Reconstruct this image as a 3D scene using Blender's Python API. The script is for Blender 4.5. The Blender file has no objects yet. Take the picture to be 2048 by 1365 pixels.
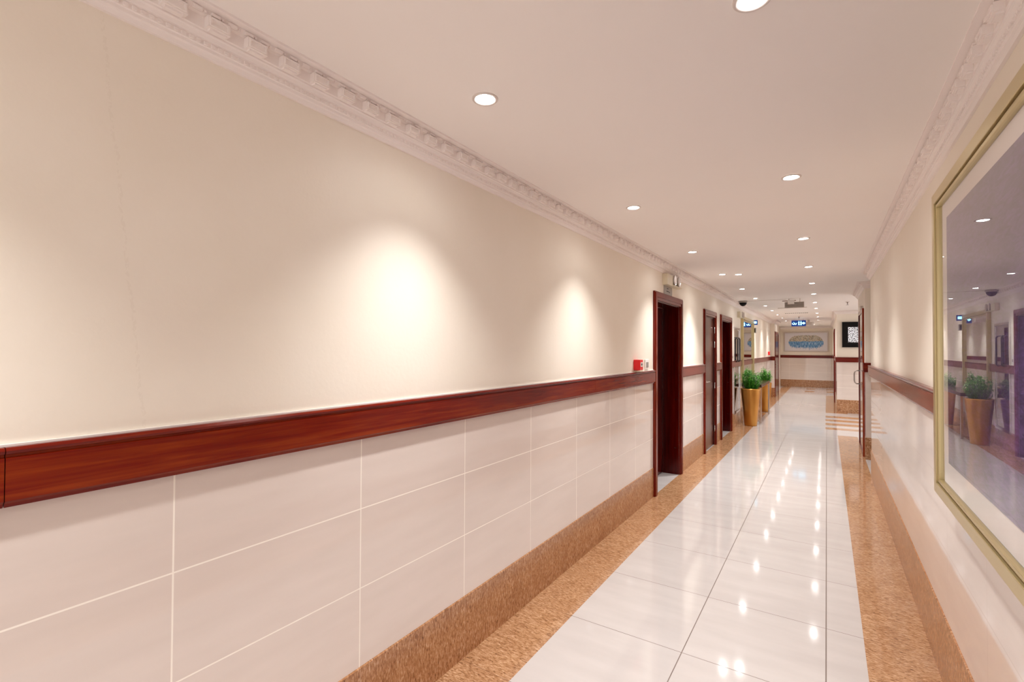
import bpy, bmesh, math, random
from mathutils import Vector, Matrix, Euler
random.seed(7)
PI = math.pi
S = bpy.context.scene
COL = S.collection

# ---------------------------------------------------------------- camera
H = 2.355          # ceiling height
W = 1.861          # corridor width at the camera
cam_d = bpy.data.cameras.new('camera')
cam = bpy.data.objects.new('camera', cam_d); COL.objects.link(cam)
F_PX = 968.9
cam_d.sensor_width = 36.0
cam_d.lens = F_PX / 2048 * 36.0
cam_d.clip_start = 0.02
yaw, pit, rol = math.radians(33.01), math.radians(0.872), math.radians(0.262)
fw = Vector((-math.sin(yaw)*math.cos(pit), math.cos(yaw)*math.cos(pit), math.sin(pit)))
rt = Vector((math.cos(yaw), math.sin(yaw), 0)); up = rt.cross(fw)
r2 = math.cos(rol)*rt + math.sin(rol)*up; u2 = -math.sin(rol)*rt + math.cos(rol)*up
m3 = Matrix((r2, u2, -fw)).transposed()
cam.matrix_world = Matrix.Translation((1.437, 0, 1.45)) @ m3.to_4x4()
S.camera = cam

# ---------------------------------------------------------------- world, exposure
wd = bpy.data.worlds.new('world'); S.world = wd; wd.use_nodes = True
wd.node_tree.nodes['Background'].inputs[0].default_value = (1.0, .95, .93, 1)
wd.node_tree.nodes['Background'].inputs[1].default_value = 0.9
S.view_settings.view_transform = 'Standard'; S.view_settings.look = 'None'
S.view_settings.exposure = 0.85; S.view_settings.gamma = 1
try: S.view_settings.use_curve_mapping = False
except Exception: pass
S.cycles.max_bounces = 14; S.cycles.diffuse_bounces = 8; S.cycles.glossy_bounces = 6
S.cycles.transparent_max_bounces = 12
S.cycles.caustics_reflective = False; S.cycles.caustics_refractive = False
S.cycles.sample_clamp_indirect = 4.0
SPOT_W = 52.0       # main beam of a downlight
WIDE_W = 1.6        # its wide spill
LAMP_COL = (1.0, .985, .975)

# ---------------------------------------------------------------- object helpers
def tag(o, label=None, cat=None, group=None, kind=None):
    if label: o['label'] = label
    if cat: o['category'] = cat
    if group: o['group'] = group
    if kind: o['kind'] = kind
    return o
def empty(name, loc=(0,0,0), rz=0.0):
    o = bpy.data.objects.new(name, None); COL.objects.link(o)
    o.location = loc; o.rotation_euler = (0,0,rz); o.empty_display_size = .1
    return o
def copy_tree(o, parent=None):
    c = o.copy(); COL.objects.link(c)
    if parent: c.parent = parent
    for ch in [x for x in bpy.data.objects if x.parent == o]:
        copy_tree(ch, c)
    return c
class MB:
    def __init__(s): s.v=[]; s.f=[]; s.m=[]; s.sm=[]; s.mi=0
    def quad(s, a,b,c,d, smooth=False):
        n=len(s.v); s.v += [tuple(a),tuple(b),tuple(c),tuple(d)]; s.f.append((n,n+1,n+2,n+3)); s.m.append(s.mi); s.sm.append(smooth)
    def box(s, x0,y0,z0,x1,y1,z1, mat=None):
        n=len(s.v)
        P=[(x,y,z) for z in (z0,z1) for y in (y0,y1) for x in (x0,x1)]
        if mat is not None: P=[tuple(mat@Vector(p)) for p in P]
        s.v += P
        for q in ((0,2,3,1),(4,5,7,6),(0,1,5,4),(2,6,7,3),(0,4,6,2),(1,3,7,5)):
            s.f.append(tuple(n+i for i in q)); s.m.append(s.mi); s.sm.append(False)
        return s
    def lathe(s, prof, seg=32, c=(0,0,0), axis='z', smooth=True, cap=True):
        n=len(s.v)
        for r,z in prof:
            for i in range(seg):
                a=2*PI*i/seg; u,v=r*math.cos(a), r*math.sin(a)
                p={'z':(u,v,z),'x':(z,u,v),'y':(v,z,u)}[axis]
                s.v.append((p[0]+c[0],p[1]+c[1],p[2]+c[2]))
        for j in range(len(prof)-1):
            for i in range(seg):
                k=(i+1)%seg
                s.f.append((n+j*seg+i,n+j*seg+k,n+(j+1)*seg+k,n+(j+1)*seg+i)); s.m.append(s.mi); s.sm.append(smooth)
        if cap:
            if prof[0][0]>1e-5: s.f.append(tuple(n+i for i in range(seg))[::-1]); s.m.append(s.mi); s.sm.append(False)
            e=n+(len(prof)-1)*seg
            if prof[-1][0]>1e-5: s.f.append(tuple(e+i for i in range(seg))); s.m.append(s.mi); s.sm.append(False)
        return s
    def tube(s, pts, r, seg=10):
        pts=[Vector(p) for p in pts]; n=len(s.v); ref=None
        for i,p in enumerate(pts):
            t=(pts[min(i+1,len(pts)-1)]-pts[max(i-1,0)]).normalized()
            if ref is None: ref = Vector((0,0,1)) if abs(t.z)<.9 else Vector((1,0,0))
            a=(ref - t*ref.dot(t)).normalized(); ref=a; b=t.cross(a)
            rr = r[i] if isinstance(r,(list,tuple)) else r
            for k in range(seg):
                w=2*PI*k/seg; s.v.append(tuple(p+a*math.cos(w)*rr+b*math.sin(w)*rr))
        for j in range(len(pts)-1):
            for k in range(seg):
                l=(k+1)%seg
                s.f.append((n+j*seg+k,n+j*seg+l,n+(j+1)*seg+l,n+(j+1)*seg+k)); s.m.append(s.mi); s.sm.append(True)
        s.f.append(tuple(n+k for k in range(seg))[::-1]); s.m.append(s.mi); s.sm.append(False)
        e=n+(len(pts)-1)*seg
        s.f.append(tuple(e+k for k in range(seg))); s.m.append(s.mi); s.sm.append(False)
        return s
    def sweep(s, prof, path, side=1):
        """prof: closed list of (offset into the room, z); path: xy points; the room lies on the right (side=1)"""
        pts=[Vector(p) for p in path]; n=len(s.v); k=len(prof)
        for i,p in enumerate(pts):
            ds=[]
            if i>0: ds.append((pts[i]-pts[i-1]).normalized())
            if i<len(pts)-1: ds.append((pts[i+1]-pts[i]).normalized())
            ns=[Vector((d.y,-d.x))*side for d in ds]
            if len(ns)==2:
                mm=(ns[0]+ns[1]).normalized(); mm=mm/max(.2,mm.dot(ns[0]))
            else: mm=ns[0]
            for o,z in prof: s.v.append((p.x+mm.x*o,p.y+mm.y*o,z))
        for i in range(len(pts)-1):
            for j in range(k):
                l=(j+1)%k
                q=(n+i*k+j,n+(i+1)*k+j,n+(i+1)*k+l,n+i*k+l)
                s.f.append(q); s.m.append(s.mi); s.sm.append(False)
        s.f.append(tuple(n+j for j in range(k))); s.m.append(s.mi); s.sm.append(False)
        e=n+(len(pts)-1)*k
        s.f.append(tuple(e+j for j in range(k))[::-1]); s.m.append(s.mi); s.sm.append(False)
        return s
    def build(s, name, mats, parent=None, bevel=0, loc=None):
        me=bpy.data.meshes.new(name); me.from_pydata(s.v,[],s.f)
        if not isinstance(mats,(list,tuple)): mats=[mats]
        for m in mats: me.materials.append(m)
        for p,mi,sm in zip(me.polygons,s.m,s.sm): p.material_index=mi; p.use_smooth=sm
        bm=bmesh.new(); bm.from_mesh(me); bmesh.ops.recalc_face_normals(bm, faces=bm.faces)
        bm.to_mesh(me); bm.free(); me.update()
        o=bpy.data.objects.new(name,me); COL.objects.link(o)
        if parent: o.parent=parent
        if loc: o.location=loc
        if bevel:
            b=o.modifiers.new('bevel','BEVEL'); b.width=bevel; b.segments=2; b.limit_method='ANGLE'
        return o
def bx(name, m, x0,y0,z0,x1,y1,z1, parent=None, bevel=0):
    return MB().box(x0,y0,z0,x1,y1,z1).build(name, m, parent, bevel)
def struct(o): o['kind']='structure'; return o

# ---------------------------------------------------------------- materials
def new(name):
    m=bpy.data.materials.new(name); m.use_nodes=True; nt=m.node_tree
    return m, nt, nt.nodes['Principled BSDF']
def N(nt, t, **kw):
    n=nt.nodes.new(t)
    for k,v in kw.items(): setattr(n,k,v)
    return n
def lk(nt,a,b): nt.links.new(a,b)
def math_(nt, op, a, b=None, c=None):
    n=N(nt,'ShaderNodeMath',operation=op)
    for i,v in enumerate((a,b,c)):
        if v is None: continue
        if isinstance(v,(int,float)): n.inputs[i].default_value=v
        else: lk(nt,v,n.inputs[i])
    return n.outputs[0]
def coords(nt):
    return N(nt,'ShaderNodeTexCoord').outputs['Object']
def sepxyz(nt,v):
    n=N(nt,'ShaderNodeSeparateXYZ'); lk(nt,v,n.inputs[0]); return n.outputs
def mapping(nt,v,scale,loc=(0,0,0),rot=(0,0,0)):
    n=N(nt,'ShaderNodeMapping'); lk(nt,v,n.inputs[0]); n.inputs['Scale'].default_value=scale; n.inputs['Location'].default_value=loc; n.inputs['Rotation'].default_value=rot
    return n.outputs[0]
def noise(nt,v,scale,detail=3,rough=.5,dist=0):
    n=N(nt,'ShaderNodeTexNoise'); lk(nt,v,n.inputs['Vector']); n.inputs['Scale'].default_value=scale
    n.inputs['Detail'].default_value=detail; n.inputs['Roughness'].default_value=rough; n.inputs['Distortion'].default_value=dist
    return n.outputs['Fac']
def ramp(nt,fac,stops):
    n=N(nt,'ShaderNodeValToRGB'); lk(nt,fac,n.inputs[0]); e=n.color_ramp.elements
    while len(e)<len(stops): e.new(.5)
    for el,(p,c) in zip(e,stops): el.position=p; el.color=(*c,1)
    return n.outputs[0]
def mix(nt,fac,a,b):
    n=N(nt,'ShaderNodeMix',data_type='RGBA')
    for s_,v in ((n.inputs[0],fac),(n.inputs[6],a),(n.inputs[7],b)):
        if isinstance(v,(int,float)): s_.default_value=v
        elif isinstance(v,tuple): s_.default_value=(*v,1)
        else: lk(nt,v,s_)
    return n.outputs[2]
def bump(nt,bs,h,strength,dist=.01):
    n=N(nt,'ShaderNodeBump'); lk(nt,h,n.inputs['Height']); n.inputs['Strength'].default_value=strength; n.inputs['Distance'].default_value=dist
    lk(nt,n.outputs[0],bs.inputs['Normal'])
def grid(nt, coord, spacing, offset, half):
    """1 on a grout line, 0 elsewhere"""
    a=math_(nt,'SUBTRACT',coord,offset-spacing/2)
    a=math_(nt,'FLOORED_MODULO',a,spacing)
    a=math_(nt,'ABSOLUTE',math_(nt,'SUBTRACT',a,spacing/2))
    return math_(nt,'LESS_THAN',a,half)
def simple(name,col,rough=.5,metal=0.0,coat=0,emit=None,es=0,spec=None):
    m,nt,b=new(name); b.inputs['Base Color'].default_value=(*col,1); b.inputs['Roughness'].default_value=rough
    b.inputs['Metallic'].default_value=metal; b.inputs['Coat Weight'].default_value=coat
    if emit: b.inputs['Emission Color'].default_value=(*emit,1); b.inputs['Emission Strength'].default_value=es
    return m
M={}
# wall paint: cream with faint roller mottling
m,nt,b=new('cream_wall_paint'); c=coords(nt)
base=ramp(nt,noise(nt,c,3.0,4),[(.3,(.83,.765,.66)),(.7,(.855,.795,.70))]); px,py,pz=sepxyz(nt,c)
yc=math_(nt,'MULTIPLY_ADD',pz,-.10,.645); yc=math_(nt,'ADD',yc,math_(nt,'MULTIPLY',math_(nt,'SUBTRACT',noise(nt,mapping(nt,c,(1,1,9)),1,4,.7),.5),.03))
st_=math_(nt,'LESS_THAN',math_(nt,'ABSOLUTE',math_(nt,'SUBTRACT',py,yc)),.004)
st_=math_(nt,'MULTIPLY',st_,math_(nt,'GREATER_THAN',noise(nt,mapping(nt,c,(1,160,90)),1,3),.5))
lk(nt,mix(nt,math_(nt,'MULTIPLY',st_,.16),base,(.66,.58,.48)),b.inputs['Base Color'])
b.inputs['Roughness'].default_value=.55; bump(nt,b,noise(nt,mapping(nt,c,(60,60,60)),1,3),.12,.004); M['paint']=m
# ceiling paint
m,nt,b=new('ceiling_paint'); c=coords(nt)
lk(nt,ramp(nt,noise(nt,c,1.2,3),[(.3,(.88,.845,.82)),(.7,(.90,.865,.84))]),b.inputs['Base Color'])
b.inputs['Roughness'].default_value=.7; M['ceil']=m
M['plaster']=simple('cornice_plaster',(.87,.81,.785),.6)
# wall tiles: glossy cream porcelain, pale grout, grid in y and z
def walltile(name, z1, axis, off, gc=(.93,.88,.80), gr=.5):
    m,nt,b=new(name); c=coords(nt); x,y,z=sepxyz(nt,c)
    u = y if axis=='y' else x
    gv=grid(nt,u,.6095,off,.0022); gh=grid(nt,z,.29,z1,.0022)
    g=math_(nt,'MAXIMUM',gv,gh)
    base=ramp(nt,noise(nt,mapping(nt,c,(1,1,6)),2.5,4),[(.3,(.70,.62,.57)),(.7,(.74,.66,.61))])
    lk(nt,mix(nt,g,base,gc),b.inputs['Base Color'])
    lk(nt,math_(nt,'ADD',math_(nt,'MULTIPLY',g,gr),.035),b.inputs['Roughness'])
    b.inputs['IOR'].default_value=1.5
    inv=math_(nt,'SUBTRACT',1.0,g); bump(nt,b,inv,.25,.002)
    return m
M['wtL']=walltile('cream_wall_tile',.568,'y',.589)
M['wtR']=walltile('cream_wall_tile_right',.59,'y',.30,(.66,.58,.53),.1)
M['wtX']=walltile('cream_wall_tile_cross',.58,'x',.2)
# floor tiles
def floortile(name, offx):
    m,nt,b=new(name); c=coords(nt); x,y,z=sepxyz(nt,c)
    gx=math_(nt,'MAXIMUM',math_(nt,'LESS_THAN',math_(nt,'ABSOLUTE',math_(nt,'SUBTRACT',x,.849)),.0022),
                          math_(nt,'LESS_THAN',math_(nt,'ABSOLUTE',math_(nt,'SUBTRACT',x,1.428)),.0026))
    gy=grid(nt,y,.6195,2.404,.0018); g=math_(nt,'MAXIMUM',gx,gy)
    base=ramp(nt,noise(nt,mapping(nt,c,(1.2,5,1)),1.6,4),[(.3,(.485,.448,.43)),(.7,(.535,.50,.48))])
    lk(nt,mix(nt,g,base,(.16,.12,.10)),b.inputs['Base Color'])
    lk(nt,math_(nt,'ADD',math_(nt,'MULTIPLY',g,.5),.075),b.inputs['Roughness'])
    b.inputs['IOR'].default_value=1.55
    bump(nt,b,noise(nt,mapping(nt,c,(2,2,2)),3,2),.03,.004)
    return m
M['ft']=floortile('polished_white_floor_tile',0)
# orange brown granite
def granite(name, rot, joint=True, dark=1.0, rough=.09, axis='y', sp=.6195, off=2.404, jc=(.22,.11,.06), warm=1.0):
    m,nt,b=new(name); c=coords(nt); x,y,z=sepxyz(nt,c); u = y if axis=='y' else x
    vary=math_(nt,'FLOOR',math_(nt,'DIVIDE',math_(nt,'SUBTRACT',u,off if axis=='y' else .3),sp))
    comb=N(nt,'ShaderNodeCombineXYZ')
    for i in range(3): lk(nt,math_(nt,'MULTIPLY',vary,3.7+i),comb.inputs[i])
    add=N(nt,'ShaderNodeVectorMath',operation='ADD'); lk(nt,c,add.inputs[0]); lk(nt,comb.outputs[0],add.inputs[1])
    v=add.outputs[0]
    s1=noise(nt,mapping(nt,v,(45,150,45),rot=rot),1,5,.7,.6)
    s2=noise(nt,mapping(nt,v,(9,9,9)),1,4,.6,.8)
    col=ramp(nt,s1,[(.33,(.15*dark,.07*dark*warm,.032*dark*warm)),(.43,(.40*dark,.215*dark*warm,.105*dark*warm**2)),(.54,(.56*dark,.33*dark*warm,.18*dark*warm**2)),(.69,(.80*dark,.57*dark,.38*dark))])
    tone=ramp(nt,s2,[(.3,(.80,.74,.70)),(.7,(1.0,1.0,1.0))])
    mm=N(nt,'ShaderNodeMix',data_type='RGBA',blend_type='MULTIPLY'); mm.inputs[0].default_value=1
    lk(nt,col,mm.inputs[6]); lk(nt,tone,mm.inputs[7])
    g=grid(nt,u,sp,off if axis=='y' else .3,.0012)
    lk(nt,mix(nt,g,mm.outputs[2],jc),b.inputs['Base Color'])
    b.inputs['Roughness'].default_value=rough; b.inputs['IOR'].default_value=1.5
    return m
M['gf']=granite('granite_floor_border',(0,0,.5),dark=.88,warm=.97)
M['gs']=granite('granite_skirting',(0.6,0,.2),dark=.88,rough=.2,sp=.6095,off=.589,jc=(.50,.30,.18),warm=.87)
M['gsx']=granite('granite_skirting_cross',(0.6,0,.2),dark=.85,rough=.2,axis='x',warm=.88)
# mahogany
def wood(name, scale, c0=(.075,.002,.001), c1=(.15,.008,.002), c2=(.24,.030,.004), rough=.16, coat=.0, ior=1.33):
    m,nt,b=new(name); c=coords(nt)
    n1=noise(nt,mapping(nt,c,scale),1,5,.6,.5); n2=noise(nt,mapping(nt,c,tuple(s_*.12 for s_ in scale)),1,3)
    f=math_(nt,'ADD',math_(nt,'MULTIPLY',n1,.55),math_(nt,'MULTIPLY',n2,.45))
    lk(nt,ramp(nt,f,[(.33,c0),(.50,c1),(.66,c2)]),b.inputs['Base Color'])
    b.inputs['Roughness'].default_value=rough; b.inputs['IOR'].default_value=ior
    return m
M['railw']=wood('mahogany_rail',(70,3,70))
M['railx']=wood('mahogany_rail_cross',(3,70,70))
M['framew']=wood('mahogany_door_frame',(60,60,2.5))
M['leafw']=wood('mahogany_door_leaf',(40,25,2.0),(.022,.0006,.0004),(.060,.0016,.0008),(.11,.006,.002))
M['leafsheen']=wood('door_leaf_sheen',(40,25,2.0),(.05,.012,.006),(.10,.028,.015),(.16,.05,.03),rough=.24,ior=1.6)  # second door's leaf: grazing reflection painted in as a browner base colour
M['tablew']=wood('dark_table_wood',(40,4,40),(.03,.012,.008),(.06,.025,.018),(.10,.045,.03))
M['gilt']=simple('champagne_gilt',(.60,.50,.27),.32,.75)
M['gilt2']=simple('dull_gilt_line',(.30,.20,.08),.45,.6)
M['goldpot']=None
m,nt,b=new('satin_gold_glaze'); c=coords(nt)
lk(nt,ramp(nt,noise(nt,mapping(nt,c,(6,6,3)),1,3),[(.3,(.46,.19,.03)),(.7,(.60,.28,.055))]),b.inputs['Base Color'])
b.inputs['Metallic'].default_value=.55; b.inputs['Roughness'].default_value=.28; M['goldpot']=m
M['chrome']=simple('brushed_chrome',(.75,.72,.70),.15,1)
M['mirror']=simple('mirror_glass',(.86,.86,.86),.005,1)
M['darkmirror']=simple('tinted_mirror_panel',(.50,.46,.47),.02,1)
M['blackp']=simple('black_plastic',(.005,.0045,.005),.45); M['blackp'].node_tree.nodes['Principled BSDF'].inputs['IOR'].default_value=1.25
M['darkmetal']=simple('dark_metal',(.05,.045,.045),.3,.8)
M['whitep']=simple('white_plastic',(.82,.80,.76),.35)
M['creamp']=simple('cream_plastic',(.72,.66,.50),.4)
M['greyp']=simple('grey_plate',(.36,.33,.30),.4,.3)
M['greym']=simple('grey_vent_metal',(.66,.60,.54),.6,.0)
M['redp']=simple('red_plastic',(.80,.01,.015),.3)
M['mat']=simple('ivory_mat_board',(.95,.88,.82),.6)
M['soil']=simple('dark_soil',(.03,.02,.012),.9)
M['signblue']=simple('sign_blue',(.003,.012,.07),.3,emit=(.0,.03,.20),es=.5)
M['signlit']=simple('lit_sign_symbol',(.3,.8,1),.4,emit=(.25,.75,1),es=2.6)
M['lampglow']=simple('lamp_glow',(1,1,1),.5,emit=(1,.96,.94),es=30)
M['ringw']=simple('lamp_ring',(.70,.64,.60),.4,.2)
M['handle']=simple('satin_steel',(.62,.56,.52),.25,1)
m,nt,b=new('fern_green'); c=coords(nt)
lk(nt,ramp(nt,noise(nt,c,30,2),[(.3,(.012,.11,.008)),(.5,(.05,.32,.015)),(.7,(.25,.62,.07))]),b.inputs['Base Color']); b.inputs['Roughness'].default_value=.45; M['fern']=m
# clear pane lying over a picture: reflects by Fresnel, else lets the art through
m=bpy.data.materials.new('picture_glass'); m.use_nodes=True; nt=m.node_tree; nt.nodes.clear()
out=N(nt,'ShaderNodeOutputMaterial'); mx=N(nt,'ShaderNodeMixShader'); tr=N(nt,'ShaderNodeBsdfTransparent'); gl=N(nt,'ShaderNodeBsdfGlossy'); fr=N(nt,'ShaderNodeLayerWeight')
gl.inputs['Roughness'].default_value=.003; fr.inputs['Blend'].default_value=.5
lk(nt,math_(nt,'MULTIPLY_ADD',math_(nt,'POWER',fr.outputs['Facing'],3.6),.9,.08),mx.inputs[0]); lk(nt,tr.outputs[0],mx.inputs[1]); lk(nt,gl.outputs[0],mx.inputs[2]); lk(nt,mx.outputs[0],out.inputs[0]); M['glass']=m
# dark purple brush painting
m,nt,b=new('purple_brushwork_art'); c=coords(nt)
n1=noise(nt,mapping(nt,c,(10,14,60),rot=(.5,0,0)),1,5,.7,1.2); n2=noise(nt,mapping(nt,c,(2,2,2)),1,2)
f=math_(nt,'ADD',math_(nt,'MULTIPLY',n1,.6),math_(nt,'MULTIPLY',n2,.4))
lk(nt,ramp(nt,f,[(.35,(.03,.018,.05)),(.5,(.09,.055,.16)),(.62,(.17,.10,.30)),(.75,(.30,.20,.40))]),b.inputs['Base Color']); b.inputs['Roughness'].default_value=.5; M['art']=m
# abstract: beige mosaic cloud over blue drips on pale lilac; object coords: x across (-.66...66), z up (-.33...33)
m,nt,b=new('drip_abstract_art'); c=coords(nt); x,y,z=sepxyz(nt,c)
x2=math_(nt,'DIVIDE',x,.56); e=math_(nt,'POWER',math_(nt,'ABSOLUTE',x2),6.0)
wob=math_(nt,'MULTIPLY',math_(nt,'SUBTRACT',noise(nt,mapping(nt,c,(14,1,14)),1,3),.5),.07)
zt=math_(nt,'ADD',math_(nt,'MULTIPLY',math_(nt,'SUBTRACT',1.0,math_(nt,'MULTIPLY',e,.8)),.25),wob)
inside=math_(nt,'MULTIPLY',math_(nt,'LESS_THAN',z,zt),math_(nt,'LESS_THAN',math_(nt,'ABSOLUTE',x2),1.04))
band_b=math_(nt,'GREATER_THAN',math_(nt,'ADD',z,math_(nt,'MULTIPLY',wob,1.5)),.02)
drip=math_(nt,'MULTIPLY',noise(nt,mapping(nt,c,(45,1,1.2)),1,3,.7),.62)
db=math_(nt,'GREATER_THAN',z,math_(nt,'SUBTRACT',math_(nt,'MULTIPLY',e,.12),drip))
beige=math_(nt,'MULTIPLY',inside,band_b)
blue=math_(nt,'MULTIPLY',math_(nt,'MULTIPLY',inside,math_(nt,'SUBTRACT',1.0,band_b)),math_(nt,'GREATER_THAN',z,math_(nt,'SUBTRACT',math_(nt,'MULTIPLY',e,.12),math_(nt,'MULTIPLY',drip,.75))))
vor=N(nt,'ShaderNodeTexVoronoi'); lk(nt,mapping(nt,c,(1,1,1)),vor.inputs['Vector']); vor.inputs['Scale'].default_value=38
sv=N(nt,'ShaderNodeSeparateColor'); lk(nt,vor.outputs['Color'],sv.inputs[0])
bcol=ramp(nt,sv.outputs[0],[(.0,(.20,.17,.13)),(.35,(.46,.40,.30)),(.7,(.66,.60,.50)),(1,(.36,.42,.42))])
blc=ramp(nt,noise(nt,mapping(nt,c,(50,1,8)),1,3),[(.35,(.02,.10,.32)),(.5,(.10,.30,.58)),(.66,(.50,.66,.80))])
bg=(.72,.71,.76)
a=mix(nt,beige,bg,bcol); a=mix(nt,blue,a,blc)
lk(nt,a,b.inputs['Base Color']); b.inputs['Roughness'].default_value=.45; M['drip']=m
# speckled screen
m,nt,b=new('speckled_screen'); c=coords(nt)
f=noise(nt,mapping(nt,c,(1,1,1)),60,1,.5,.0)
col=ramp(nt,f,[(.495,(.01,.01,.012)),(.51,(.75,.75,.78))]); lk(nt,col,b.inputs['Base Color']); lk(nt,col,b.inputs['Emission Color']); b.inputs['Emission Strength'].default_value=.45; M['screen']=m
m,nt,b=new('pale_door_glass'); b.inputs['Base Color'].default_value=(.42,.40,.40,1); b.inputs['Roughness'].default_value=.04; b.inputs['Metallic'].default_value=.6; M['doorglass']=m

# ---------------------------------------------------------------- the room
Y0, Y1 = -1.6, 22.0
RE = 6.90          # right wall ends
PA, PB = 7.95, 9.60  # wall block with the glass door
TVY, TVX = 13.5, 1.63
SX = 4.2           # far side of the side passages
FX0, FX1, FX2, FX3 = 0.271, 0.849, 1.428, 1.586
# floor: white tile field, granite borders and stripes, one mesh with two materials
fl=MB()
xs=[-.45,0.0,FX0,1.41,FX3,W,SX]
gr_rects=[(0.0,Y0,FX0,Y1),(FX3,Y0,W+.0,9.91),(1.41,13.3,TVX+.2,18.3),
          (1.41,12.39,SX,12.72),(1.41,11.78,SX,12.08),(1.41,11.16,SX,11.46),(1.41,10.56,SX,10.83),
          (1.41,20.75,TVX+.2,21.2),(1.41,19.6,TVX+.2,20.1),(.79,20.7,1.07,21.15),(.79,19.45,1.07,19.95)]
ex=sorted({x for r in gr_rects for x in (r[0],r[2])}|{-.45,SX}); ey=sorted({y for r in gr_rects for y in (r[1],r[3])})
for i in range(len(ex)-1):
    for j in range(len(ey)-1):
        cx_,cy_=(ex[i]+ex[i+1])/2,(ey[j]+ey[j+1])/2
        fl.mi=1 if any(r[0]<cx_<r[2] and r[1]<cy_<r[3] for r in gr_rects) else 0
        fl.quad((ex[i],ey[j],0),(ex[i+1],ey[j],0),(ex[i+1],ey[j+1],0),(ex[i],ey[j+1],0))
struct(fl.build('floor',[M['ft'],M['gf']]))
struct(bx('ceiling',M['ceil'],-.5,Y0-.1,H,SX+.1,Y1+.1,H+.12))

# --- doors on the left wall: y range of the opening, head height, depth of the recess
DOORS=[(4.85,5.77,1.94,.187),(7.17,7.865,1.925,.014),(8.425,9.31,1.925,.187)]
TH=.45
def wallrun(mb, x_in, x_out, y0, y1, openings, zt, split):
    """wall slab with openings; mi 0 paint above split, mi 1 tile below"""
    cur=y0
    def seg(a,b,z0,z1):
        if b-a<1e-4: return
        for (u,v,k) in ((z0,min(z1,split),1),(max(z0,split),z1,0)):
            if v-u>1e-4: mb.mi=k; mb.box(x_in,a,u,x_out,b,v)
    for a,b,hh,_ in openings:
        seg(cur,a,0,zt); seg(a,b,hh,zt); cur=b
    seg(cur,y1,0,zt)
wl=MB(); wallrun(wl,-TH,0,Y0,18.3,DOORS,H,1.18)
wl.mi=0; wl.box(-TH,18.3,0,-.11,Y1,H)
wl.mi=1; wl.box(0,16.75,0,.1,18.3,1.18); wl.mi=0; wl.box(0,16.75,1.18,.1,18.3,H)
struct(wl.build('wall_left',[M['paint'],M['wtL']]))
def slab(name, x0,y0,x1,y1, tile, split=1.2):
    mb=MB(); mb.mi=0; mb.box(x0,y0,split,x1,y1,H); mb.mi=1; mb.box(x0,y0,0,x1,y1,split)
    return struct(mb.build(name,[M['paint'],tile]))
slab('wall_right',W,Y0,W+.13,RE,M['wtR'])
slab('wall_right_middle',W+.004,PA,W+.16,PB,M['wtR'])
mb=MB(); mb.mi=0; mb.box(W+.16,PA,1.2,SX,PA+.12,H); mb.mi=1; mb.box(W+.16,PA,0,SX,PA+.12,1.2); 
mb.mi=0; mb.box(W+.16,PB-.12,1.2,SX,PB,H); mb.mi=1; mb.box(W+.16,PB-.12,0,SX,PB,1.2); struct(mb.build('wall_passage',[M['paint'],M['wtX']]))
mb=MB(); mb.mi=0; mb.box(TVX,TVY,1.2,SX,TVY+.15,H); mb.mi=1; mb.box(TVX,TVY,0,SX,TVY+.15,1.2); struct(mb.build('wall_recess',[M['paint'],M['wtX']]))
slab('wall_right_far',TVX,TVY+.15,TVX+.15,Y1,M['wtR'])
slab('wall_far',-.45,Y1,SX,Y1+.15,M['wtX'],1.18)
struct(bx('wall_passage_near',M['paint'],W+.13,RE-.12,0,SX,RE,H))

# --- dado rails (trim), skirtings (baseboard)
def rail_prof(z0,z1,t=.026):
    return [(0,z0),(t-.008,z0),(t-.006,z0+.008),(t,z0+.014),(t,z1-.022),(t-.004,z1-.020),(t-.004,z1-.015),(t+.001,z1-.013),(t+.003,z1-.007),(t-.002,z1),(0,z1)]
def segs(y0,y1,openings,fw_=.10):
    out=[];cur=y0
    for a,b,_,_ in openings:
        out.append((cur,a-fw_)); cur=b+fw_
    out.append((cur,y1)); return out
FWD=.088
tl=MB()
for a,b in segs(Y0,16.75,DOORS,FWD):
    y=a
    while y<b-1e-3:
        e=min([j for j in (.27,3.285,12.9,15.2) if j>y+.01 and j<b]+[b])
        tl.sweep(rail_prof(1.117,1.241),[(0,y+.0008),(0,e-.0008)]); y=e
tl.mi=1
for a,b in segs(Y0,16.75,DOORS,FWD): tl.box(0,a,1.241,.010,b,1.2455)
struct(tl.build('trim_1',[M['railw'],M['whitep']]))
struct(MB().sweep(rail_prof(1.117,1.241),[(0,16.75),(.1,16.75),(.1,16.80)]).build('trim_2',M['railx']))
tr_=MB()
y=Y0
while y<RE-.01:
    e=min(RE+.026,y+2.0)
    tr_.sweep(rail_prof(1.155,1.274),[(W,y+.0008),(W,e-.0008)],side=-1); y=e
struct(tr_.build('trim_3',M['railw']))
struct(MB().sweep(rail_prof(1.156,1.280),[(SX,PA),(W+.004,PA),(W+.004,8.06)],side=-1).build('trim_4',M['railx']))
struct(MB().sweep(rail_prof(1.166,1.280),[(TVX,16.0),(TVX,TVY),(SX,TVY)]).build('trim_5',M['railx']))
struct(MB().sweep(rail_prof(1.13,1.235),[(-.11,Y1),(TVX,Y1)]).build('trim_6',M['railx']))
struct(MB().sweep(rail_prof(1.166,1.280),[(TVX,17.2),(TVX,Y1-.03)],side=-1).build('trim_7',M['railw']))
def skirt(z,t=.006): return [(0,0),(t,0),(t,z-.003),(t-.003,z),(0,z)]
sk=MB()
for a,b in segs(Y0,16.75,DOORS,FWD): sk.sweep(skirt(.282),[(0,a),(0,b)])
struct(sk.build('baseboard_left',M['gs']))
struct(MB().sweep(skirt(.282),[(.0,16.75),(.1,16.75),(.1,16.84)]).build('baseboard_pilaster',M['gsx']))
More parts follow.
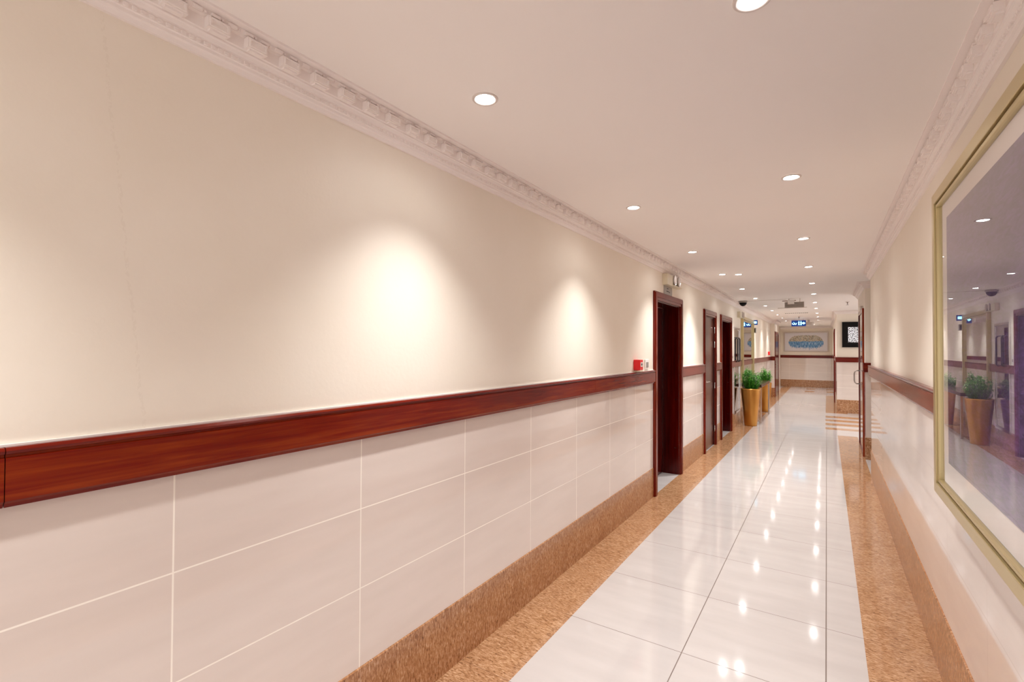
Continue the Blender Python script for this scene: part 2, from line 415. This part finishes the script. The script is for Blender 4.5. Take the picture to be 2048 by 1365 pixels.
struct(MB().sweep(skirt(.303),[(W,Y0),(W,RE)],side=-1).build('baseboard_right',M['gs']))
struct(MB().sweep(skirt(.289),[(SX,PA),(W+.004,PA),(W+.004,8.06)],side=-1).build('baseboard_passage',M['gsx']))
struct(MB().sweep(skirt(.303),[(TVX,16.0),(TVX,TVY),(SX,TVY)]).build('baseboard_recess',M['gsx']))
struct(MB().sweep(skirt(.277),[(-.11,Y1),(TVX,Y1)]).build('baseboard_far',M['gsx']))
# --- cornice: moulded profile with bead row, panelled blocks and leaf row
def corn_prof(zb,d=.0855):
    hh=H-zb
    q=[(0,0),(.010,0),(.014,.10),(.020,.13),(.020,.20),(.024,.22),(.024,.33),(.030,.36),(.034,.44),(.040,.46),(.040,.50),(.044,.52),(.044,.80),(.054,.82),(.060,.935),(.0855,.94),(.0855,1.0),(0,1.0)]
    return [(o*d/.0855, zb+v*hh) for o,v in q]
def cornice(name, path, side, zb, detail=True):
    mb=MB(); mb.sweep(corn_prof(zb),path,side); hh=H-zb
    for i in range(len(path)-1):
        a,b=Vector(path[i]),Vector(path[i+1]); L_=(b-a).length; d=(b-a)/L_; n=Vector((d.y,-d.x))*side
        X4=Matrix(((d.x,n.x,0,a.x),(d.y,n.y,0,a.y),(0,0,1,0),(0,0,0,1)))
        if not detail: continue
        t=.0095
        while t<L_-.1:      # modillion blocks
            z0,z1=zb+.53*hh,zb+.79*hh
            mb.box(t,.040,z0,t+.058,.066,z1,X4)
            mb.box(t+.005,.066,z0+.003,t+.053,.0695,z0+.007,X4); mb.box(t+.005,.066,z1-.007,t+.053,.0695,z1-.003,X4)
            mb.box(t+.005,.066,z0+.007,t+.009,.0695,z1-.007,X4); mb.box(t+.049,.066,z0+.007,t+.053,.0695,z1-.007,X4)
            mb.box(t+.008,.044,z0-.005,t+.050,.060,z0,X4)
            t+=.1055
        t=.02
        while t<min(L_-.02,9.5):      # beads
            mb.box(t,.022,zb+.235*hh,t+.009,.0285,zb+.315*hh,X4); t+=.018
        t=.03
        while t<min(L_-.05,9.5):      # leaf row
            mb.box(t,.056,zb+.825*hh,t+.022,.0645,zb+.895*hh,X4); mb.box(t+.027,.056,zb+.835*hh,t+.032,.0625,zb+.885*hh,X4); t+=.045
    return struct(mb.build(name,M['plaster']))
cornice('cornice_left',[(0,Y0),(0,16.75),(.1,16.75),(.1,18.3)],1,2.245)
cornice('cornice_right',[(W,Y0),(W,RE),(SX,RE)],-1,2.256)
cornice('cornice_passage',[(SX,PA),(W+.004,PA),(W+.004,PB),(SX,PB)],-1,2.27)
cornice('cornice_recess',[(TVX,Y1),(TVX,TVY),(SX,TVY)],1,2.275)
cornice('cornice_far',[(-.11,Y1),(TVX,Y1)],1,2.27)
bpy.context.view_layer.update()
for nm,k in (('cornice_left','trim_8'),('cornice_right','trim_9'),('cornice_passage','trim_10'),('cornice_recess','trim_11'),('cornice_far','trim_12')):
    bpy.data.objects[nm].name=k

# --- left doors
def door_frame(mb,y0,y1,hh,depth,fw_=FWD,t=.022,x=0.0,sgn=1):
    mb.box(x-depth*sgn,y0-fw_,0,x+t*sgn,y0,hh+fw_) if False else None
    for a,b in ((y0-fw_,y0+.0),(y1,y1+fw_)):
        mb.box(x,a,0,x+t*sgn,b,hh+fw_)
        mb.box(x+t*sgn,a+.012,0,x+(t+.006)*sgn,b-.030,hh+fw_-.012) if a<y0 else mb.box(x+t*sgn,a+.030,0,x+(t+.006)*sgn,b-.012,hh+fw_-.012)
    mb.box(x,y0,hh,x+t*sgn,y1,hh+fw_); mb.box(x+t*sgn,y0-.03,hh+.03,x+(t+.006)*sgn,y1+.03,hh+fw_-.012)
    # linings
    mb.mi=1
    mb.box(x-depth*sgn,y0,0,x,y0+.012,hh); mb.box(x-depth*sgn,y1-.012,0,x,y1,hh); mb.box(x-depth*sgn,y0,hh-.012,x,y1,hh)
def lever(parent,x,y,z,dirn,far=False):
    mb=MB(); mb.lathe([(.024,0),(.024,.006),(.012,.009),(.009,.05)],16,(x,y,z),'x')
    mb.tube([(x+.048,y,z),(x+.052,y+dirn*.02,z+.004),(x+.052,y+dirn*.06,z-.004),(x+.05,y+dirn*.09,z-.008),(x+.05,y+dirn*.125,z+.002)],[.009,.009,.008,.008,.007],8)
    mb.lathe([(.014,0),(.014,.008),(.004,.012)],12,(x,y,z-.085),'x')
    return mb.build('handle',M['chrome'],parent)
for i,(a,b,hh,dp) in enumerate(DOORS):
    root=empty('door_%d'%(i+1),(0,(a+b)/2,0)); struct(root)
    def L(mb,name,mt,bev=0):
        o=mb.build(name,mt,root,bev); o.location=(0,-(a+b)/2,0); return o
    fm=MB(); door_frame(fm,a,b,hh,dp); L(fm,'door_frame',[M['framew'],M['leafw']],.002)
    lf=MB()
    lx=-dp
    lf.box(lx-.04,a+.012,.006,lx,b-.012,hh-.012)
    L(lf,'door_leaf',M['leafsheen'] if i==1 else M['leafw'],.002)
    if i==1:
        o=lever(root,lx,a+.075,.99,1); o.location=(0,-(a+b)/2,0)
        for z in (.25,.90,1.52,1.74):
            hb=MB(); hb.tube([(.004,b+.004,z-.045),(.004,b+.004,z+.045)],.009,8); hb.box(-.02,b-.03,z-.045,-.001,b-.004,z+.045) if False else None
            L(hb,'hinge',M['chrome'])
    else:
        bk=MB()
        for z in (.30,.86): bk.box(-.05,b-.0165,z,-.02,b-.011,z+.012)
        L(bk,'strike_plate',M['chrome'])

# door on the pilaster, door on the far right wall, glass door on the middle wall
root=struct(empty('door_4',(.1,17.5,0)))
fm=MB(); door_frame(fm,-.58,.50,1.93,0,.08,.015); fm.build('door_frame',[M['framew'],M['leafw']],root,.002)
bx('door_leaf',M['leafw'],.0,-.57,.005,.012,.49,1.92,root)
lever(root,.012,-.45,.99,1)
root=struct(empty('door_5',(TVX,16.6,0)))
fm=MB(); door_frame(fm,-.5,.45,1.95,0,.08,.02,sgn=-1); fm.build('door_frame',[M['framew'],M['leafw']],root,.002)
bx('door_leaf',M['leafw'],-.012,-.49,.005,.0,.44,1.94,root)
root=struct(empty('door_6',(W+.004,8.6,0)))
fm=MB()
y0,y1=-.47,.50; hh=2.02; fwid=.055
fm.box(-.022,y0,0,0,y0+fwid,hh); fm.box(-.022,y1-fwid,0,0,y1,hh); fm.box(-.022,y0+fwid,hh-fwid,0,y1-fwid,hh); fm.box(-.022,y0+fwid,0,0,y1-fwid,.05)
fm.build('door_frame',M['framew'],root,.002)
bx('glass_pane',M['doorglass'],-.012,y0+fwid,.05,-.006,y1-fwid,hh-fwid,root)
hm=MB(); x0=-.022; hy=.12
hm.tube([(x0,hy,.955),(x0-.045,hy,.955),(x0-.062,hy,.972),(x0-.068,hy,1.0),(x0-.068,hy,1.10),(x0-.062,hy,1.13),(x0-.045,hy,1.147),(x0,hy,1.147)],.0085,10)
hm.box(x0,hy-.06,.90,-.012,hy-.0,.99) if False else None
hm.build('handle',M['handle'],root)
cl=MB(); cl.box(-.05,-.3,hh+.03,0,-.28,hh+.035); cl.box(-.03,-.3,hh+.0,-.0,-.05,hh+.045); cl.build('door_closer',M['greym'],root)

# ---------------------------------------------------------------- downlights
def downlight(x,y,label):
    r=empty('downlight',(x,y,H)); tag(r,label,'ceiling light','recessed downlights in the corridor ceiling')
    return r
ring=MB().lathe([(.047,-.0005),(.047,-.004),(.043,-.007),(.036,-.005),(.033,-.001)],28,cap=False)
proto=None
def place_light(x,y,label,spot=True):
    global proto
    if proto is None:
        proto=downlight(x,y,label)
        ring.build('trim_ring',M['ringw'],proto)
        MB().lathe([(.0001,-.0035),(.032,-.0035),(.033,-.001)],24,cap=False).build('lens',M['lampglow'],proto)
        r=proto
    else:
        r=copy_tree(proto); r.location=(x,y,H); r['label']=label
    for nm,en,sz,bl,rad in (('beam',SPOT_W,96,1.0,.03),('spill',WIDE_W,150,.5,.03)):
        d=bpy.data.lights.get(nm)
        if d is None:
            d=bpy.data.lights.new(nm,'SPOT'); d.energy=en; d.color=LAMP_COL; d.spot_size=math.radians(sz); d.spot_blend=bl; d.shadow_soft_size=rad
        o=bpy.data.objects.new('downlight_'+nm,d); COL.objects.link(o); o.location=(x,y,H-.012)
    return r
ordn=['nearest','second','third','fourth','fifth','sixth','seventh','eighth','ninth','tenth','eleventh','twelfth','thirteenth','fourteenth']
LY=[1.404,3.004,4.67,6.263,7.916,9.506,11.235,12.65,14.3,15.8,17.4,19.0,20.6]
RY=[1.372,2.91,4.575,6.161,7.712,9.207,10.866,12.455,14.077,15.684,17.26,18.9,20.5]
LX=[.404,.406,.395,.385,.382,.385,.378,.382,.372,.375,.372,.37,.37]; RX=[1.280,1.285,1.282,1.276,1.273,1.264,1.25,1.246,1.242,1.235,1.23,1.228,1.226]
for k,y in enumerate(LY): place_light(LX[k],y,'round recessed downlight, %s from the camera in the left ceiling row'%ordn[k])
for k,y in enumerate(RY): place_light(RX[k],y,'round recessed downlight, %s from the camera in the right ceiling row'%ordn[k])
place_light(.55,6.365,'extra downlight set close beside the fourth one of the left row')
def hidden_lamp(x,y):
    for nm in ('beam','spill'):
        o=bpy.data.objects.new('downlight_'+nm,bpy.data.lights[nm]); COL.objects.link(o); o.location=(x,y,H-.012)
for x in (.385,1.278):
    for y in (-.2,): hidden_lamp(x,y)
struct(bx('wall_passage_shade',M['paint'],SX,RE-.12,0,SX+.12,PA+.12,H))  # unseen end wall, added to block world light and darken the pillar
for x,y in ((2.6,10.6),(2.6,12.4),(3.6,11.5)): hidden_lamp(x,y)

# ---------------------------------------------------------------- big framed picture on the right wall
def framed(root, yl, yh, zl, zh, mw, t, matw, artm, side):
    """frame lying on x=0 plane of root, facing -x*side"""
    s_=-side
    fr=MB()
    for k,(o,i_,x0,x1) in enumerate(((0,mw*.70,0,t),(mw*.70,mw*.80,0,t*.72),(mw*.80,mw,0,t*.82))):
        fr.mi = 1 if k==1 else 0
        for (a0,a1,b0,b1) in ((yl+o,yl+i_,zl+o,zh-o),(yh-i_,yh-o,zl+o,zh-o),(yl+i_,yh-i_,zl+o,zl+i_),(yl+i_,yh-i_,zh-i_,zh-o)):
            xa,xb=sorted((x0*s_,x1*s_)); fr.box(xa,a0,b0,xb,a1,b1)
    return fr
root=empty('framed_picture',(W-.028,1.60,1.48)); tag(root,'large gilt-framed dark purple picture behind reflecting glass on the right wall','picture')
pyl,pyh,pzl,pzh=-1.35,1.00,-.600,.600
fr=framed(root,pyl,pyh,pzl,pzh,.058,.032,0,None,1); fr.build('frame',[M['gilt'],M['gilt2']],root,.0015)
bx('mat_board',M['mat'],-.010,pyl+.06,pzl+.06,-.002,pyh-.06,pzh-.06,root)
bx('artwork',M['art'],-.0125,pyl+.155,pzl+.145,-.0100,pyh-.165,pzh-.125,root)
me=bpy.data.meshes.new('glass_pane'); me.from_pydata([(-.018,pyl+.055,pzl+.055),(-.018,pyh-.055,pzl+.055),(-.018,pyh-.055,pzh-.055),(-.018,pyl+.055,pzh-.055)],[],[(0,3,2,1)])
me.materials.append(M['glass']); o=bpy.data.objects.new('glass_pane',me); COL.objects.link(o); o.parent=root

# ---------------------------------------------------------------- left wall: gilt mirror, chrome panel
root=empty('wall_mirror',(.0,11.45,1.45)); tag(root,'tall gilt-framed wall mirror above the console table','mirror')
fr=framed(root,-.86,.86,-.66,.66,.085,.05,0,None,-1); fr.build('frame',[M['gilt'],M['gilt2']],root,.002)
bx('mirror_glass',M['mirror'],.004,-.79,-.59,.022,.79,.59,root)
root=empty('mirror_panel',(0,9.98,1.06)); tag(root,'narrow polished metal panel with a long loop handle beside the gold planter','wall panel')
fr=framed(root,-.36,.36,-.80,.80,.05,.022,0,None,-1); fr.build('frame',[M['chrome'],M['darkmetal']],root,.003)
bx('panel',M['darkmirror'],.002,-.315,-.755,.010,.315,.755,root)
hd=MB(); hd.tube([(.008,.12,.16),(.035,.12,.16),(.05,.12,.18),(.05,.12,.58),(.035,.12,.605),(.03,.10,.61),(.03,-.12,.61),(.035,-.14,.60),(.05,-.15,.58),(.05,-.15,.18),(.035,-.15,.16),(.008,-.15,.16)],.011,8)
hd.build('handle',M['darkmetal'],root)
rb=MB(); rb.box(.010,-.30,-.10,.016,.30,-.085); rb.box(.010,-.30,-.17,.016,.30,-.155); rb.build('cross_bar',M['chrome'],root)

# ---------------------------------------------------------------- planters
def planter(loc,label,rt_,rb_,ht,seed,hf):
    r=empty('planter',loc); tag(r,label,'planter','gold planters beside the console table')
    MB().lathe([(rb_,0),(rb_+.004,.01),(rb_+(rt_-rb_)*.45,ht*.42),(rt_-.006,ht*.85),(rt_,ht*.97),(rt_,ht),(rt_-.012,ht),(rt_-.016,ht-.03),(rt_-.03,ht-.07)],40,cap=True).build('pot',M['goldpot'],r)
    MB().lathe([(.0001,ht-.035),(rt_-.014,ht-.035)],30,cap=False).build('soil',M['soil'],r)
    rnd=random.Random(seed); mb=MB(); st=MB()
    for k in range(150):
        a=rnd.uniform(0,2*PI); q=rnd.random()**.7; base=Vector((math.cos(a)*rt_*.5*q,math.sin(a)*rt_*.5*q,ht-.04))
        tip=Vector((math.cos(a)*rt_*1.08*q,math.sin(a)*rt_*1.08*q,ht+hf*(.45+.55*rnd.random())*(1-.35*q*q)))
        pts=[]
        for j in range(7):
            t=j/6; pts.append(base.lerp(tip,t)+Vector((math.cos(a),math.sin(a),0))*.03*q*math.sin(t*PI))
        mb.tube(pts,[.002*(1-.6*j/6) for j in range(7)],4)
        for j in range(1,7):
            for w in range(5):
                p=pts[j-1].lerp(pts[j],rnd.random()); b=rnd.uniform(0,2*PI)
                d=Vector((math.cos(b),math.sin(b),rnd.uniform(.0,.9))).normalized()*rnd.uniform(.028,.05)
                s_=d.cross(Vector((0,0,1))).normalized()*.0055
                mb.quad(p,p+d*.5+s_,p+d,p+d*.5-s_)
    mb.v=[(max(v[0],-.15),v[1],v[2]) for v in mb.v]
    mb.build('fern',M['fern'],r)
    return r
planter((.215,10.25,0),'tall tapered gold planter with a bushy green fern, in front of the console table',.170,.105,.705,3,.38)
planter((.215,12.74,0),'tall tapered gold planter with a fern at the far end of the console table',.150,.095,.680,5,.36)

# console table
root=empty('console_table',(.19,11.475,0)); tag(root,'narrow console table with dark wood top and square metal legs between the gold planters','table')
bx('tabletop',M['tablew'],-.17,-.80,.700,.17,.80,.755,root,.003)
for sx in (-1,1):
    for sy in (-1,1):
        cx_,cy_=sx*.152,sy*.782
        bx('leg',M['handle'],cx_-.016,cy_-.016,0,cx_+.016,cy_+.016,.700,root,.002)
bx('stretcher',M['handle'],-.136,-.79,.03,.136,-.775,.045,root); bx('stretcher',M['handle'],-.136,.775,.03,.136,.79,.045,root)
# silver bowl of cream flowers on the table
root=empty('flower_bowl',(.20,10.92,.755)); tag(root,'small silver bowl of cream flowers on the near end of the console table','flower bowl')
MB().lathe([(.035,0),(.03,.012),(.045,.03),(.07,.06),(.075,.10),(.068,.13),(.064,.13),(.07,.10),(.0001,.09)],28).build('bowl',M['chrome'],root)
rnd=random.Random(4); fm=MB(); lm=MB()
for k in range(26):
    a=rnd.uniform(0,2*PI); q=rnd.random()**.6*.07; c_=Vector((math.cos(a)*q,math.sin(a)*q,.13+rnd.uniform(0,.09)))
    for w in range(6):
        b=w*PI/3; d=Vector((math.cos(b),math.sin(b),.5))*.016; s_=Vector((-math.sin(b),math.cos(b),0))*.008
        fm.quad(c_,c_+d*.6+s_,c_+d,c_+d*.6-s_)
    for w in range(3):
        b=rnd.uniform(0,2*PI); d=Vector((math.cos(b),math.sin(b),.4))*.035; s_=Vector((-math.sin(b),math.cos(b),0))*.006
        lm.quad(c_,c_+d*.5+s_,c_+d,c_+d*.5-s_)
    lm.tube([(0,0,.09),tuple(c_)],.0015,4)
fm.build('blossoms',simple('cream_petals',(.80,.68,.42),.6),root); lm.build('leaves',M['fern'],root)

# ---------------------------------------------------------------- wall devices on the left
root=empty('fire_call_point',(0,4.235,1.262)); tag(root,'red fire alarm call point on the left wall beside the first door frame','fire alarm')
bx('housing',M['redp'],0,-.045,0,.058,.045,.092,root,.004)
bx('face_plate',M['whitep'],.058,-.026,.030,.0605,.026,.070,root)
MB().lathe([(.011,0),(.011,.002)],16,(.0605,0,.05),'x').build('press_dot',M['blackp'],root)
bx('base_strip',M['creamp'],0,-.03,-.018,.03,.13,-.003,root,.002)
root=empty('wall_switch',(0,4.55,1.255)); tag(root,'white wall switch plate between the red call point and the first door frame','switch')
bx('plate',M['whitep'],0,-.055,0,.010,.055,.095,root,.002)
bx('rocker',M['greyp'],.010,-.028,.025,.015,.028,.070,root,.001)
root=empty('fire_call_point',(0,15.95,1.29)); tag(root,'small red alarm call point far down the left wall past the gilt mirror','fire alarm')
bx('housing',M['redp'],0,-.05,0,.05,.05,.10,root,.004)
bx('face_plate',M['whitep'],.05,-.028,.03,.0525,.028,.07,root)
root=empty('wall_switch',(0,9.50,1.25)); tag(root,'small white control plate on the left wall between third door and metal panel','switch')
bx('plate',M['whitep'],0,-.04,0,.012,.04,.13,root,.002); bx('rocker',M['greyp'],.012,-.02,.04,.016,.02,.08,root,.001)
# twin-lamp emergency lights
def emergency(loc,label,plate=True,sc=1.0):
    r=empty('emergency_light',loc); tag(r,label,'emergency light')
    bx('housing',M['creamp'],0,-.11,0,.055,.10,.115,r,.004)
    bx('bracket',M['creamp'],.0,.10,.004,.062,.46,.016,r,.001)
    for y in (.17,.34):
        MB().lathe([(.018,0),(.040,.008),(.058,.038),(.058,.046)],24,(.015,y,.072),'x').build('lamp_head',M['handle'],r)
        MB().lathe([(.0001,.030),(.050,.0485),(.054,.0485)],24,(.015,y,.072),'x',cap=False).build('reflector',M['chrome'],r)
    return r
emergency((0,5.20,2.125),'cream twin-lamp emergency light on the left wall above the first door frame')
root=empty('wall_sign',(0,5.295,2.028)); tag(root,'small grey notice plate under the emergency light above the first door','sign')
bx('plate',M['greyp'],0,-.155,0,.006,.155,.095,root,.001)
tx=MB()
for (a,b,z) in ((-.05,.0,.066),(-.07,.02,.036),(.03,.06,.032)): tx.box(.006,a,z,.0068,b,z+.010)
tx.build('lettering',M['blackp'],root)
emergency((0,10.25,2.06),'cream twin-lamp emergency light on the left wall beside the gilt mirror top')
# small blue exit sign and grey plate beyond the mirror
root=empty('projecting_sign',(0,12.47,2.02)); tag(root,'small blue lit sign projecting from the left wall just past the gilt mirror','sign')
bx('panel',M['signblue'],.0,-.012,0,.10,.012,.11,root,.002); bx('symbol',M['signlit'],.02,-.0135,.03,.08,-.012,.08,root)
root=empty('wall_speaker',(0,12.47,1.83)); tag(root,'small grey wall box below the blue projecting sign past the mirror','wall box')
bx('housing',M['greyp'],0,-.05,0,.07,.05,.12,root,.004); bx('grille',M['darkmetal'],.01,-.052,.02,.06,-.05,.10,root)

# ---------------------------------------------------------------- ceiling things
root=empty('dome_camera',(.13,9.93,H)); tag(root,'dark dome security camera on the ceiling at the left cornice','security camera')
MB().lathe([(.075,0),(.075,-.022),(.068,-.032)],32).build('collar',M['greyp'],root)
MB().lathe([(.064,-.030),(.060,-.055),(.044,-.080),(.022,-.094),(.0001,-.098)],32).build('dome',M['blackp'],root)
root=MB().tube([(0,0,0),(.35,.02,.0015),(.62,.05,0)],.0025,6).build('ceiling_cable',M['greym'],None,loc=(.21,9.96,H-.0045)); tag(root,'thin grey cable clipped across the ceiling beside the dome camera','cable')
def sprinkler(loc,label):
    r=empty('sprinkler',loc); tag(r,label,'sprinkler','ceiling sprinklers')
    MB().lathe([(.034,0),(.034,-.004),(.014,-.008),(.010,-.030)],20).build('escutcheon',M['handle'],r)
    MB().lathe([(.004,-.03),(.004,-.055),(.022,-.056),(.022,-.059),(.003,-.060)],16).build('deflector',M['darkmetal'],r)
sprinkler((1.768,11.06,H),'small ceiling sprinkler over the side recess before the black screen')
sprinkler((.802,15.4,H),'small ceiling sprinkler just above the blue exit sign')
# grey louvred box
root=empty('air_vent',(.96,9.9,H)); tag(root,'grey louvred air vent box hanging under the ceiling past the dome camera','air vent')
vb=MB(); vb.box(-.15,-.01,-.165,.15,.05,-.16); vb.box(-.15,-.01,-.065,.15,.05,-.06); vb.box(-.15,-.01,-.16,-.14,.05,-.065); vb.box(.14,-.01,-.16,.15,.05,-.065); vb.box(-.14,.04,-.16,.14,.05,-.065)
vb.build('housing',M['greym'],root)
for k in range(4): bx('louvre',M['greym'],-.14,-.005,-.152+k*.022,.14,.03,-.146+k*.022,root)
bx('bracket',M['whitep'],-.10,-.03,-.10,.0,-.012,-.03,root,.002)
bx('hanger',M['greym'],-.09,0,-.06,-.08,.03,0,root); bx('hanger',M['greym'],.08,0,-.06,.09,.03,0,root)
root=empty('ceiling_slot_vent',(.86,10.25,H)); tag(root,'thin brown ceiling slot directly before the louvred vent box','air vent')
bx('slot',simple('brown_slot',(.30,.22,.18),.5),-.11,-.02,-.012,.11,.02,-.0,root)
root=empty('ceiling_slot_vent',(.82,12.0,H)); tag(root,'long pale ceiling slot frame right behind the louvred vent box','air vent')
bx('slot',M['greym'],-.27,-.03,-.010,.27,.03,0,root)
root=empty('ceiling_slot_vent',(.82,13.75,H)); tag(root,'dashed dark linear ceiling diffuser between vent box and exit sign','air vent')
bx('frame',M['whitep'],-.26,-.04,-.006,.26,.04,0,root)
sl=MB()
for k in range(12): sl.box(-.24+k*.041,-.02,-.014,-.215+k*.041,.02,-.006)
sl.build('slots',M['darkmetal'],root)
root=empty('ceiling_slot_vent',(.98,17.3,H)); tag(root,'small grey ceiling vent to the right of the blue exit sign','air vent')
bx('housing',M['greym'],-.15,-.03,-.15,.15,.03,-.06,root); bx('hanger',M['greym'],-.03,-.01,-.06,.03,.01,0,root)
# exit sign: Arabic-style lettering, running figures, arrow
root=empty('exit_sign',(.745,16.6,H-.215)); root.scale=(1.42,1,1.42); tag(root,'blue lit exit sign with white symbols and arrow hanging over the corridor end','exit sign')
bx('panel',M['signblue'],-.13,-.012,0,.13,.012,.125,root,.002)
sy=MB()
pf=-.0135
sy.mi=0
def flat(pts):
    n=len(sy.v)
    for p in pts: sy.v.append((p[0],pf,p[1]))
    for p in pts: sy.v.append((p[0],pf+.002,p[1]))
    k=len(pts); sy.f.append(tuple(range(n,n+k))); sy.f.append(tuple(range(n+k,n+2*k))[::-1])
    for i in range(k): j=(i+1)%k; sy.f.append((n+i,n+j,n+k+j,n+k+i))
    for _ in range(k+2): sy.m.append(0); sy.sm.append(False)
flat([(.085,.035),(.122,.062),(.085,.092),(.085,.074),(.060,.074),(.060,.052),(.085,.052)])
for x0 in (-.01,.028):
    flat([(x0,.025),(x0+.006,.025),(x0+.014,.05),(x0+.022,.025),(x0+.028,.025),(x0+.022,.06),(x0+.028,.085),(x0+.014,.092),(x0,.080),(x0+.008,.06)])
    flat([(x0+.010,.098),(x0+.020,.098),(x0+.020,.110),(x0+.010,.110)])
flat([(-.118,.05),(-.10,.035),(-.08,.035),(-.072,.055),(-.064,.035),(-.045,.035),(-.03,.07),(-.038,.072),(-.048,.048),(-.058,.048),(-.066,.075),(-.075,.075),(-.084,.048),(-.098,.048),(-.108,.07),(-.118,.065)])
flat([(-.095,.080),(-.085,.080),(-.085,.088),(-.095,.088)])
sy.build('symbols',M['signlit'],root)
for hx in (-.08,.08): MB().tube([(hx,0,.125),(hx,0,.1512)],.003,6).build('hanger',M['greym'],root)

# ---------------------------------------------------------------- art and screen at the far end
root=empty('framed_painting',(.755,Y1-.001,1.755)); tag(root,'wide abstract painting of blue drips under a beige cloud on the far end wall','painting')
cv=MB().box(-.70,-.03,-.345,.70,0,.345).build('canvas',M['drip'],root)
fr=MB()
for x0,x1,z0,z1 in ((-.735,-.70,-.38,.38),(.70,.735,-.38,.38),(-.70,.70,-.38,-.345),(-.70,.70,.345,.38)): fr.box(x0,-.045,z0,x1,0,z1)
fr.build('frame',simple('pale_silver_frame',(.55,.48,.45),.35,.5),root,.003)
root=empty('wall_screen',(2.20,TVY-.002,1.80)); tag(root,'black-framed screen with a black and white speckled pattern on the recess wall','screen')
fr=MB()
for x0,x1,z0,z1 in ((-.465,-.445,-.29,.29),(.445,.465,-.29,.29),(-.445,.445,-.29,-.27),(-.445,.445,.27,.29)): fr.box(x0,-.05,z0,x1,0,z1)
fr.build('frame',M['blackp'],root,.002)
bx('mat_board',M['blackp'],-.445,-.03,-.27,.445,0,.27,root)
bx('display',M['screen'],-.352,-.034,-.175,.352,-.03,.170,root)
